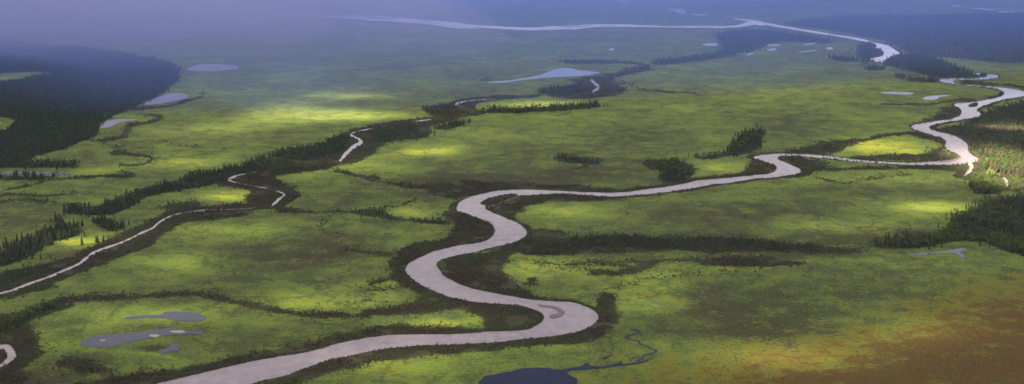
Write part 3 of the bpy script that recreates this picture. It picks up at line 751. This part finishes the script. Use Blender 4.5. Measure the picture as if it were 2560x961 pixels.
def leafy(seed, clumps, per, size, spread):
    """leaf clumps spread through a crown; clumps: list of (centre, radius)"""
    r = random.Random(seed)
    v, f = [], []
    for (cx_, cy_, cz_), rad in clumps:
        for _ in range(per):
            d = Vector((r.gauss(0, 1), r.gauss(0, 1), r.gauss(0, 1))).normalized() * rad * (r.random() ** .35)
            c = Vector((cx_, cy_, cz_)) + Vector((d.x, d.y, d.z * spread))
            nrm = (d.normalized() + Vector((r.uniform(-.6, .6), r.uniform(-.6, .6), r.uniform(-.2, .8)))).normalized()
            t = nrm.orthogonal().normalized(); u = nrm.cross(t)
            a = r.uniform(0, 6.28); t, u = t * math.cos(a) + u * math.sin(a), u * math.cos(a) - t * math.sin(a)
            s = size * r.uniform(.6, 1.3)
            b = len(v)
            v += [c - t * s, c + u * s * .6, c + t * s, c - u * s * .6]
            f += [(b, b + 1, b + 2, b + 3)]
    return v, f

def limb_tubes(segs, sides=4):
    v, f = [], []
    for a, b, ra, rb in segs:
        a = Vector(a); b = Vector(b); d = (b - a).normalized(); t = d.orthogonal().normalized(); u = d.cross(t)
        s = len(v)
        for c, rr in ((a, ra), (b, rb)):
            for k in range(sides):
                an = k * 2 * math.pi / sides
                v.append(c + (t * math.cos(an) + u * math.sin(an)) * rr)
        for k in range(sides):
            f.append((s + k, s + (k + 1) % sides, s + sides + (k + 1) % sides, s + sides + k))
    return v, f

def broad_parts(seed):
    r = random.Random(seed)
    segs = [((0, 0, 0), (0.01, .01, .45), .03, .02), ((0.01, .01, .45), (0, 0, .85), .02, .006)]
    cl = [((0, 0, .82), .15)]
    for k in range(6):
        a = k * 1.05 + r.uniform(-.3, .3); l = r.uniform(.17, .26); z = r.uniform(.42, .7)
        e = (math.cos(a) * l, math.sin(a) * l, z + .06)
        segs.append(((0, 0, z - .14), e, .012, .004)); cl.append((e, r.uniform(.11, .16)))
    cl.append(((0, 0, .58), .17))
    tv, tf = limb_tubes(segs)
    cv, cf = leafy(seed + 5, cl, 20, .062, .9)
    return tv, tf, cv, cf

def combined(name, tv, tf, cv, cf, leaf):
    n = len(tv)
    o = mesh_obj(name, list(tv) + list(cv), list(tf) + [tuple(i + n for i in q) for q in cf], [M['bark'], leaf], link=False)
    for i, p in enumerate(o.data.polygons):
        p.material_index = 0 if i < len(tf) else 1
    return o

SP = [spruce_parts(11 + k) for k in range(5)]
BR = [broad_parts(31 + k) for k in range(4)]
def proto_collection(name, objs):
    c = bpy.data.collections.new(name)
    for o in objs: c.objects.link(o)
    return c
c_trees = proto_collection('tree_prototypes', [combined('a%d_spruce' % k, *p, M['spruce']) for k, p in enumerate(SP)]
                           + [combined('b%d_broadleaf' % k, *p, M['broad']) for k, p in enumerate(BR)]
                           + [combined('c%d_dead_spruce' % k, *SP[k], M['dead']) for k in range(2)])
def shrub_proto(name, seed, leaf):
    r = random.Random(seed)
    cl = []; segs = []
    for k in range(6):
        a = r.uniform(0, 6.28); d = r.uniform(.15, .42)
        c = (math.cos(a) * d, math.sin(a) * d, r.uniform(.35, .8))
        cl.append((c, r.uniform(.2, .3))); segs.append(((0, 0, 0), c, .02, .008))
    tv, tf = limb_tubes(segs, 3)
    cv, cf = leafy(seed, cl, 9, .15, .9)
    return combined(name, tv, tf, cv, cf, leaf)
c_willow = proto_collection('willow_prototypes', [shrub_proto('a%d_willow' % k, 61 + k, M['willow']) for k in range(5)] + [shrub_proto('b%d_willow' % k, 71 + k, M['osier']) for k in range(4)])
c_tuss = proto_collection('dwarf_birch_prototypes', [shrub_proto('a%d_dwarf_birch' % k, 81 + k, M['tuss']) for k in range(4)])

def scatter(name, collection, pts, rz, sc, idx, label):
    me = bpy.data.meshes.new(name)
    me.vertices.add(len(pts)); me.vertices.foreach_set('co', np.asarray(pts, np.float32).ravel())
    me.attributes.new('rz', 'FLOAT', 'POINT').data.foreach_set('value', np.asarray(rz, np.float32))
    me.attributes.new('sc', 'FLOAT_VECTOR', 'POINT').data.foreach_set('vector', np.asarray(sc, np.float32).ravel())
    me.attributes.new('idx', 'INT', 'POINT').data.foreach_set('value', np.asarray(idx, np.int32))
    o = bpy.data.objects.new(name, me); col.objects.link(o)
    g = bpy.data.node_groups.new(name + '_nodes', 'GeometryNodeTree')
    g.interface.new_socket('Geometry', in_out='INPUT', socket_type='NodeSocketGeometry')
    g.interface.new_socket('Geometry', in_out='OUTPUT', socket_type='NodeSocketGeometry')
    gi = g.nodes.new('NodeGroupInput'); go = g.nodes.new('NodeGroupOutput')
    ci = g.nodes.new('GeometryNodeCollectionInfo'); ci.inputs['Collection'].default_value = collection
    ci.inputs['Separate Children'].default_value = True; ci.inputs['Reset Children'].default_value = True
    ip = g.nodes.new('GeometryNodeInstanceOnPoints'); ip.inputs['Pick Instance'].default_value = True
    def na(nm, t):
        n = g.nodes.new('GeometryNodeInputNamedAttribute'); n.data_type = t; n.inputs['Name'].default_value = nm
        return n.outputs['Attribute']
    cx = g.nodes.new('ShaderNodeCombineXYZ'); g.links.new(na('rz', 'FLOAT'), cx.inputs[2])
    er = g.nodes.new('FunctionNodeEulerToRotation'); g.links.new(cx.outputs[0], er.inputs[0])
    g.links.new(gi.outputs[0], ip.inputs['Points']); g.links.new(ci.outputs[0], ip.inputs['Instance'])
    g.links.new(na('idx', 'INT'), ip.inputs['Instance Index']); g.links.new(er.outputs[0], ip.inputs['Rotation'])
    g.links.new(na('sc', 'FLOAT_VECTOR'), ip.inputs['Scale']); g.links.new(ip.outputs[0], go.inputs[0])
    md = o.modifiers.new('scatter', 'NODES'); md.node_group = g
    return tag(o, label, kind='stuff')

def to_px(x, y, z):
    dz = z - CAM_H
    f = y * math.cos(PITCH) - dz * math.sin(PITCH)
    u = y * math.sin(PITCH) + dz * math.cos(PITCH)
    return 1280 + F_PX * x / f, 480.5 - F_PX * u / f

def jitter(lo, hi, step):
    ax = np.arange(lo[0], hi[0] + step, step); ay = np.arange(lo[1], hi[1] + step, step)
    X, Y = np.meshgrid(ax, ay); X = X.ravel(); Y = Y.ravel()
    return X + rng.uniform(-.48, .48, X.shape) * step, Y + rng.uniform(-.48, .48, X.shape) * step

# --- trees: every stand sampled over its own ground
T = dict(x=[], y=[], kind=[], h=[], stand=[])
for si, (key, polys, step, fb, fd, h0, where) in enumerate(stands_g):
    for g in polys:
        X, Y = jitter(g.min(0) - 10, g.max(0) + 10, step)
        wx, wy = warp(X, Y, np.clip(Y / 300.0, 3, 12), 30.0, 23)
        ok = inside(g, wx + rng.normal(0, 5.0, X.shape) * (Y / 1800.), wy + rng.normal(0, 9.0, X.shape) * (Y / 1800.)) & ~in_water(X, Y) & (Y > 900)
        for c in clearings:
            ok &= ~inside(c, wx, wy)
        dens = fbm(X, Y, 35.0, 5, 2)
        ok &= dens > (.12 if key in ('rainwood', 'shadeslope', 'rightwood', 'bluewood', 'farwood', 'sunslope') else .32)
        X, Y = X[ok], Y[ok]
        u = rng.random(len(X))
        patch = fbm(X, Y, 60.0, 8, 2)
        kb = np.clip(fb + (patch - .5) * 1.6 * (fb > .08), 0, 1)
        k = np.where(u < kb, 1, np.where(rng.random(len(X)) < fd, 2, 0))
        hh = .92 * h0 * (rng.uniform(.5, 1.0, len(X)) + .3 * rng.random(len(X)) ** 4) * (.7 + .6 * fbm(X, Y, 45.0, 15, 2)) * np.where(k == 1, .82, 1.0)
        T['x'].append(X); T['y'].append(Y); T['kind'].append(k); T['h'].append(hh); T['stand'].append(np.full(len(X), si))
T = {k: np.concatenate(v) for k, v in T.items()}
T['z'] = relief(T['x'], T['y'])
tpx, tpy = to_px(T['x'], T['y'], T['z'])
seen = (tpx > 4) & (tpx < 2556) & (tpy > 8) & (tpy < 958)
dist = np.hypot(T['x'], T['y'])
single = np.zeros(len(dist), bool)
size_px = T['h'] / dist
for kd in (0, 1, 2):
    c = np.nonzero(seen & (T['kind'] == kd))[0]
    c = c[np.argsort(-size_px[c])][:(285, 200, 40)[kd]]
    single[c] = True

# meshes shared by the single trees
SPM = [(mesh_obj('trunk', p[0], p[1], M['bark'], link=False).data, mesh_obj('crown', p[2], p[3], M['spruce'], link=False).data,
        mesh_obj('crown', p[2], p[3], M['dead'], link=False).data) for p in SP]
BRM = [(mesh_obj('trunk', p[0], p[1], M['bark'], link=False).data, mesh_obj('crown', p[2], p[3], M['broad'], link=False).data) for p in BR]
def tree(x, y, z, h, kd, label, group, wide=1.0):
    e = bpy.data.objects.new(('spruce_tree', 'broadleaf_tree', 'dead_spruce')[kd], None)
    col.objects.link(e)
    e.location = (x, y, z - .1); e.rotation_euler = (0, 0, random.uniform(0, 6.28))
    e.scale = (h * wide, h * wide, h)
    e.empty_display_size = .1
    ms = BRM[random.randrange(len(BRM))] if kd == 1 else SPM[random.randrange(len(SPM))]
    for nm, me_ in (('trunk', ms[0]), ('crown', ms[2] if kd == 2 else ms[1])):
        o = bpy.data.objects.new(nm, me_); col.objects.link(o); o.parent = e
    return tag(e, label, 'tree', group)
looks = ('dark spruce', 'green broadleaf tree', 'reddish dead spruce')
for i in np.nonzero(single)[0]:
    st = stands_g[int(T['stand'][i])]; where = st[6]
    kd = int(T['kind'][i]); x_, y_, h_ = float(T['x'][i]), float(T['y'][i]), float(T['h'][i])
    wide = random.uniform(.95, 1.35) if kd != 1 else random.uniform(1.0, 1.4)
    ring_ = np.array([(x_ + 14 * math.cos(a), y_ + 14 * math.sin(a)) for a in np.linspace(0, 6.28, 9)[:-1]])
    n_in = sum(inside(g, ring_[:, 0], ring_[:, 1]).sum() for g in st[1])
    rel = h_ / (st[5] * (.82 if kd == 1 else 1.0))
    size = 'tall' if rel > .80 else ('middling' if rel > .60 else 'short')
    girth = 'slender' if wide < 1.15 else 'broad'
    spot = 'deep' if n_in >= 8 else ('near the edge' if n_in >= 4 else 'on the edge')
    if kd == 1: girth = 'rounded'
    lab = ' '.join([size, girth, looks[kd], spot, where]) if kd != 1 else ' '.join([size, looks[kd], spot, where])
    tree(x_, y_, float(T['z'][i]), h_, kd, lab, ' '.join([size, girth, ('spruces', 'broadleaf trees', 'dead spruces')[kd], spot, where]), wide)
for px_, py_, h_, l in LONERS:
    p = at([px_], [py_])[0]; tree(p[0], p[1], float(relief(p[0], p[1])), h_, 0, l, 'lone spruces on the meadows', 1.15)
for px_, py_, h_, l in LONE_BROAD:
    p = at([px_], [py_])[0]; tree(p[0], p[1], 0, h_, 1, l, None, 1.5)

rest = ~single
def tree_stuff(name, keys, label):
    ids = [i for i, s in enumerate(stands_g) if s[0] in keys]
    m = rest & np.isin(T['stand'], ids)
    n = int(m.sum())
    k = T['kind'][m]
    idx = np.where(k == 0, rng.integers(0, 5, n), np.where(k == 1, 5 + rng.integers(0, 4, n), 9 + rng.integers(0, 2, n)))
    w = np.where(k == 1, rng.uniform(1.0, 1.4, n), rng.uniform(.95, 1.4, n)) * T['h'][m]
    scatter(name, c_trees, np.stack([T['x'][m], T['y'][m], T['z'][m] - .1], -1), rng.uniform(0, 6.28, n), np.stack([w, w, T['h'][m]], -1), idx, label)
    return n
allk = [s[0] for s in STANDS]
nt_ = [tree_stuff('spruce_forest', ['rainwood', 'pondrow'], 'dark spruce wood on the rise dimmed by rain'),
       tree_stuff('slope_forest', ['sunslope', 'shadeslope', 'rightwood'], 'mixed wood on the slope right of the river'),
       tree_stuff('distant_forest', ['bluewood', 'farwood'], 'far blue woods beyond the plain'),
       tree_stuff('plain_woods', [k for k in allk if k not in ('rainwood', 'pondrow', 'sunslope', 'shadeslope', 'rightwood', 'bluewood', 'farwood')], 'dark spruces and bushes of the belts along the creek and plain')]

# --- willow thickets along the banks
PX, PY, PS = [], [], []
for y0, y1, step, size in ((1060, 1500, 2.5, 2.1), (1500, 2100, 3.0, 2.4), (2100, 3000, 4.6, 3.0), (3000, 4300, 8, 4.2)):
    X, Y = jitter((-.44 * y1 - 30, y0), (.44 * y1 + 30, y1), step)
    ok = (np.abs(X) < .44 * Y + 30)
    X, Y = X[ok], Y[ok]
    m = thicket_mask(X, Y, 4.0) > .5
    X, Y = X[m], Y[m]
    w = in_water(X, Y) & ~in_island(X, Y)
    X, Y = X[~w], Y[~w]
    g_ = fbm(X, Y, 22.0, 91, 3)
    keep = g_ > .31
    X, Y, g_ = X[keep], Y[keep], g_[keep]
    PX.append(X); PY.append(Y); PS.append(size * (.45 + 1.0 * g_) * rng.uniform(.6, 1.25, len(X)))
PX, PY, PS = np.concatenate(PX), np.concatenate(PY), np.concatenate(PS)
n = len(PX)
scatter('willow_thicket', c_willow, np.stack([PX, PY, relief(PX, PY) - .05], -1), rng.uniform(0, 6.28, n), np.stack([PS * 1.25, PS * 1.25, PS * rng.uniform(.7, 1.1, n)], -1), np.where(fbm(PX, PY, 55.0, 121, 4) + rng.uniform(-.10, .10, n) > .50, 5 + rng.integers(0, 4, n), rng.integers(0, 5, n)), 'brown and dark green willow thickets lining river and creek')
# --- dwarf birch and tussocks dotted over the meadows
X, Y = jitter((-900, 1060), (900, 2000), 5.0)
ok = (np.abs(X) < .44 * Y + 20)
X, Y = X[ok], Y[ok]
pr = np.clip((fbm(X, Y, 70.0, 55, 4) - .42) * 3.2 - .35 * tone_mask(X, Y), .03, .85)
ok = (rng.random(len(X)) < pr) & (thicket_mask(X, Y) < .5) & ~in_water(X, Y)
X, Y = X[ok], Y[ok]; nb_ = len(X)
S = rng.uniform(.45, 1.0, nb_)
scatter('dwarf_birch', c_tuss, np.stack([X, Y, relief(X, Y) - .05], -1), rng.uniform(0, 6.28, nb_), np.stack([S * 1.7, S * 1.7, S], -1), rng.integers(0, 4, nb_), 'low dwarf birch and sedge tussocks dotted over the meadows')
print('TREES', nt_, int(single.sum()), 'WILLOW', n, 'BIRCH', nb_)

# ------------------------------------------------------------------ haze and rain
def volume_material(name, color, density, aniso=0.0):
    m = bpy.data.materials.new(name); m.use_nodes = True
    nt = m.node_tree; nt.nodes.clear()
    out = nt.nodes.new('ShaderNodeOutputMaterial'); v = nt.nodes.new('ShaderNodeVolumePrincipled')
    v.inputs['Color'].default_value = (*color, 1); v.inputs['Density'].default_value = density; v.inputs['Anisotropy'].default_value = aniso
    nt.links.new(v.outputs[0], out.inputs['Volume'])
    return m
def box(name, lo, hi, material):
    v = [(x, y, z) for x in (lo[0], hi[0]) for y in (lo[1], hi[1]) for z in (lo[2], hi[2])]
    return mesh_obj(name, v, [(0, 1, 3, 2), (4, 6, 7, 5), (0, 4, 5, 1), (2, 3, 7, 6), (0, 2, 6, 4), (1, 5, 7, 3)], material)
hz = box('haze', (-24000, -12000, -3), (24000, 26000, 475), volume_material('valley_haze', HAZE_COLOR, HAZE_DENSITY))
tag(hz, 'thin bluish haze filling the valley air', kind='stuff')
def veil(label, c, rad, density, color):
    bm = bmesh.new()
    bmesh.ops.create_icosphere(bm, subdivisions=4, radius=1.0)
    rr = random.Random(int(c[0]) + 5)
    for v in bm.verts:
        k = 1 + .10 * math.sin(5 * v.co.x + rr.random() * .1) * math.cos(4 * v.co.y) + .06 * math.sin(9 * v.co.y)
        v.co = Vector((v.co.x * rad[0] * k, v.co.y * rad[1] * k, max(v.co.z, -.004) * rad[2]))
    me = bpy.data.meshes.new('rain_mist'); bm.to_mesh(me); bm.free()
    me.materials.append(volume_material('rain_mist', color, density))
    o = bpy.data.objects.new('rain_mist', me); o.location = c; col.objects.link(o)
    return tag(o, label, kind='stuff')
veil('dense mauve rain shower over the dark wood', (-2500, 5100, 0), (2650, 2500, 440), .00040, (.60, .55, .70))
veil('heart of the mauve rain shower over the dark wood', (-2400, 5200, 0), (1900, 1950, 400), .00060, (.60, .55, .70))
veil('broad blue rain veil over the far plain', (0, 9600, 0), (9000, 7100, 455), .00056, (.24, .37, .94))
veil('pale rain veil drifting over the braided river', (-700, 7200, 0), (2200, 2700, 430), .00030, (.66, .68, 1.0))
veil('short pale rain shaft beyond the wide lake', (620, 7000, 0), (950, 2000, 440), .00020, (.66, .68, 1.0))

# ------------------------------------------------------------------ broken cloud layer overhead (outside the haze)
CLOUD_Z = 900.0
GAPS = [(720, 285, 175, 28, .60), (860, 240, 130, 11, .52), (940, 290, 160, 16, .46), (2330, 522, 150, 14, .56), (2550, 428, 150, 58, 1.3), (1080, 803, 150, 20, .46),
        (2200, 368, 150, 26, .42), (2540, 322, 110, 9, .9), (1330, 262, 130, 12, .48), (1950, 890, 280, 36, .5), (190, 605, 130, 20, .55), (1080, 380, 110, 16, .5), (560, 490, 90, 14, .5),
        (2300, 830, 200, 36, .4), (880, 415, 180, 24, .4), (600, 580, 220, 26, .4), (1420, 535, 170, 24, .42), (500, 330, 200, 24, .4), (1250, 340, 250, 26, .35), (2100, 570, 150, 16, .4), (850, 745, 240, 26, .38), (350, 790, 260, 30, .4),
        (2230, 450, 240, 20, .35), (1320, 680, 150, 22, .38), (1620, 760, 110, 26, .4), (1640, 690, 160, 14, .35), (430, 660, 130, 24, .4), (930, 900, 280, 30, .35), (1800, 416, 110, 14, .4), (1650, 270, 300, 26, .3), (2000, 230, 300, 26, .25),
        (2300, 660, 200, 18, .25), (1050, 528, 80, 16, .4), (450, 410, 180, 18, .4), (1600, 370, 160, 14, .2),
        (2150, 90, 200, 10, -.5), (1900, 720, 220, 50, -.12), (700, 640, 110, 36, -.25), (1300, 440, 220, 22, -.25), (100, 950, 240, 30, -.3), (1750, 590, 250, 16, -.25), (1850, 810, 170, 30, -.2)]
cx_ = np.arange(-6000, 4500, 36.0); cy_ = np.arange(-3800, 9000, 36.0)
CX, CY = np.meshgrid(cx_, cy_)
gxs = CX - sun_vec.x / sun_vec.z * (CLOUD_Z + 16); gys = CY - sun_vec.y / sun_vec.z * (CLOUD_Z + 16)     # ground spot that this bit of cloud shades
cov = .80 + .45 * (fbm(CX, CY, 900.0, 101, 4) - .5)
for px_, py_, rx_, ry_, a_ in GAPS:
    c = at([px_], [py_])[0]; e = at([px_ + rx_], [py_])[0]; f = at([px_], [py_ - ry_])[0]
    hz_ = float(relief(c[0], c[1])); c = c - np.array([sun_vec.x, sun_vec.y]) / sun_vec.z * hz_; e = e - np.array([sun_vec.x, sun_vec.y]) / sun_vec.z * hz_; f = f - np.array([sun_vec.x, sun_vec.y]) / sun_vec.z * hz_
    q = ((gxs - c[0]) / max(abs(e[0] - c[0]), 50)) ** 2 + ((gys - c[1]) / max(abs(f[1] - c[1]), 50)) ** 2
    cov -= a_ * 1.15 * np.exp(-np.minimum(q, 40) ** 1.3)
thick = np.clip(cov, 0.02, 1.0)
zlo = CLOUD_Z + 25 * fbm(CX, CY, 160.0, 103, 3)
zhi = zlo + 4 + 26 * thick * (.6 + .6 * fbm(CX, CY, 240.0, 104, 3))
m_, n_ = CX.shape
V = np.concatenate([np.stack([CX.ravel(), CY.ravel(), zlo.ravel()], -1), np.stack([CX.ravel(), CY.ravel(), zhi.ravel()], -1)])
ii = (np.arange(m_ - 1)[:, None] * n_ + np.arange(n_ - 1)[None, :]).ravel()
o_ = m_ * n_
fc = [np.stack([ii, ii + n_, ii + n_ + 1, ii + 1], -1), np.stack([ii, ii + 1, ii + n_ + 1, ii + n_], -1) + o_]
ring = list(range(n_)) + [k * n_ + n_ - 1 for k in range(1, m_)] + [(m_ - 1) * n_ + k for k in range(n_ - 2, -1, -1)] + [k * n_ for k in range(m_ - 2, 0, -1)]
ring = np.array(ring); nxt = np.roll(ring, -1)
fc.append(np.stack([ring, nxt, nxt + o_, ring + o_], -1))
fc = np.concatenate(fc)
me = bpy.data.meshes.new('cloud_layer')
me.vertices.add(len(V)); me.vertices.foreach_set('co', V.ravel())
me.loops.add(fc.size); me.polygons.add(len(fc))
me.loops.foreach_set('vertex_index', fc.ravel()); me.polygons.foreach_set('loop_start', np.arange(len(fc)) * 4)
me.polygons.foreach_set('use_smooth', np.ones(len(fc), bool))
me.update(calc_edges=True)
me.attributes.new('thick', 'FLOAT', 'POINT').data.foreach_set('value', np.concatenate([thick.ravel()] * 2).astype(np.float32))
m = bpy.data.materials.new('cloud'); m.use_nodes = True
nt = m.node_tree; nt.nodes.clear()
out = nt.nodes.new('ShaderNodeOutputMaterial')
a = nt.nodes.new('ShaderNodeAttribute'); a.attribute_name = 'thick'
tr = nt.nodes.new('ShaderNodeBsdfTransparent')
tl = nt.nodes.new('ShaderNodeBsdfTranslucent'); tl.inputs[0].default_value = (.285, .295, .345, 1)
op = math_(nt, 'SUBTRACT', 1.0, math_(nt, 'EXPONENT', math_(nt, 'MULTIPLY', a.outputs['Fac'], -2.1)))
mx = nt.nodes.new('ShaderNodeMixShader')
nt.links.new(op, mx.inputs[0]); nt.links.new(tr.outputs[0], mx.inputs[1]); nt.links.new(tl.outputs[0], mx.inputs[2])
nt.links.new(mx.outputs[0], out.inputs[0])
me.materials.append(m)
cl = bpy.data.objects.new('cloud_layer', me); col.objects.link(cl)
tag(cl, 'broken grey cloud layer drifting above the valley', kind='structure')
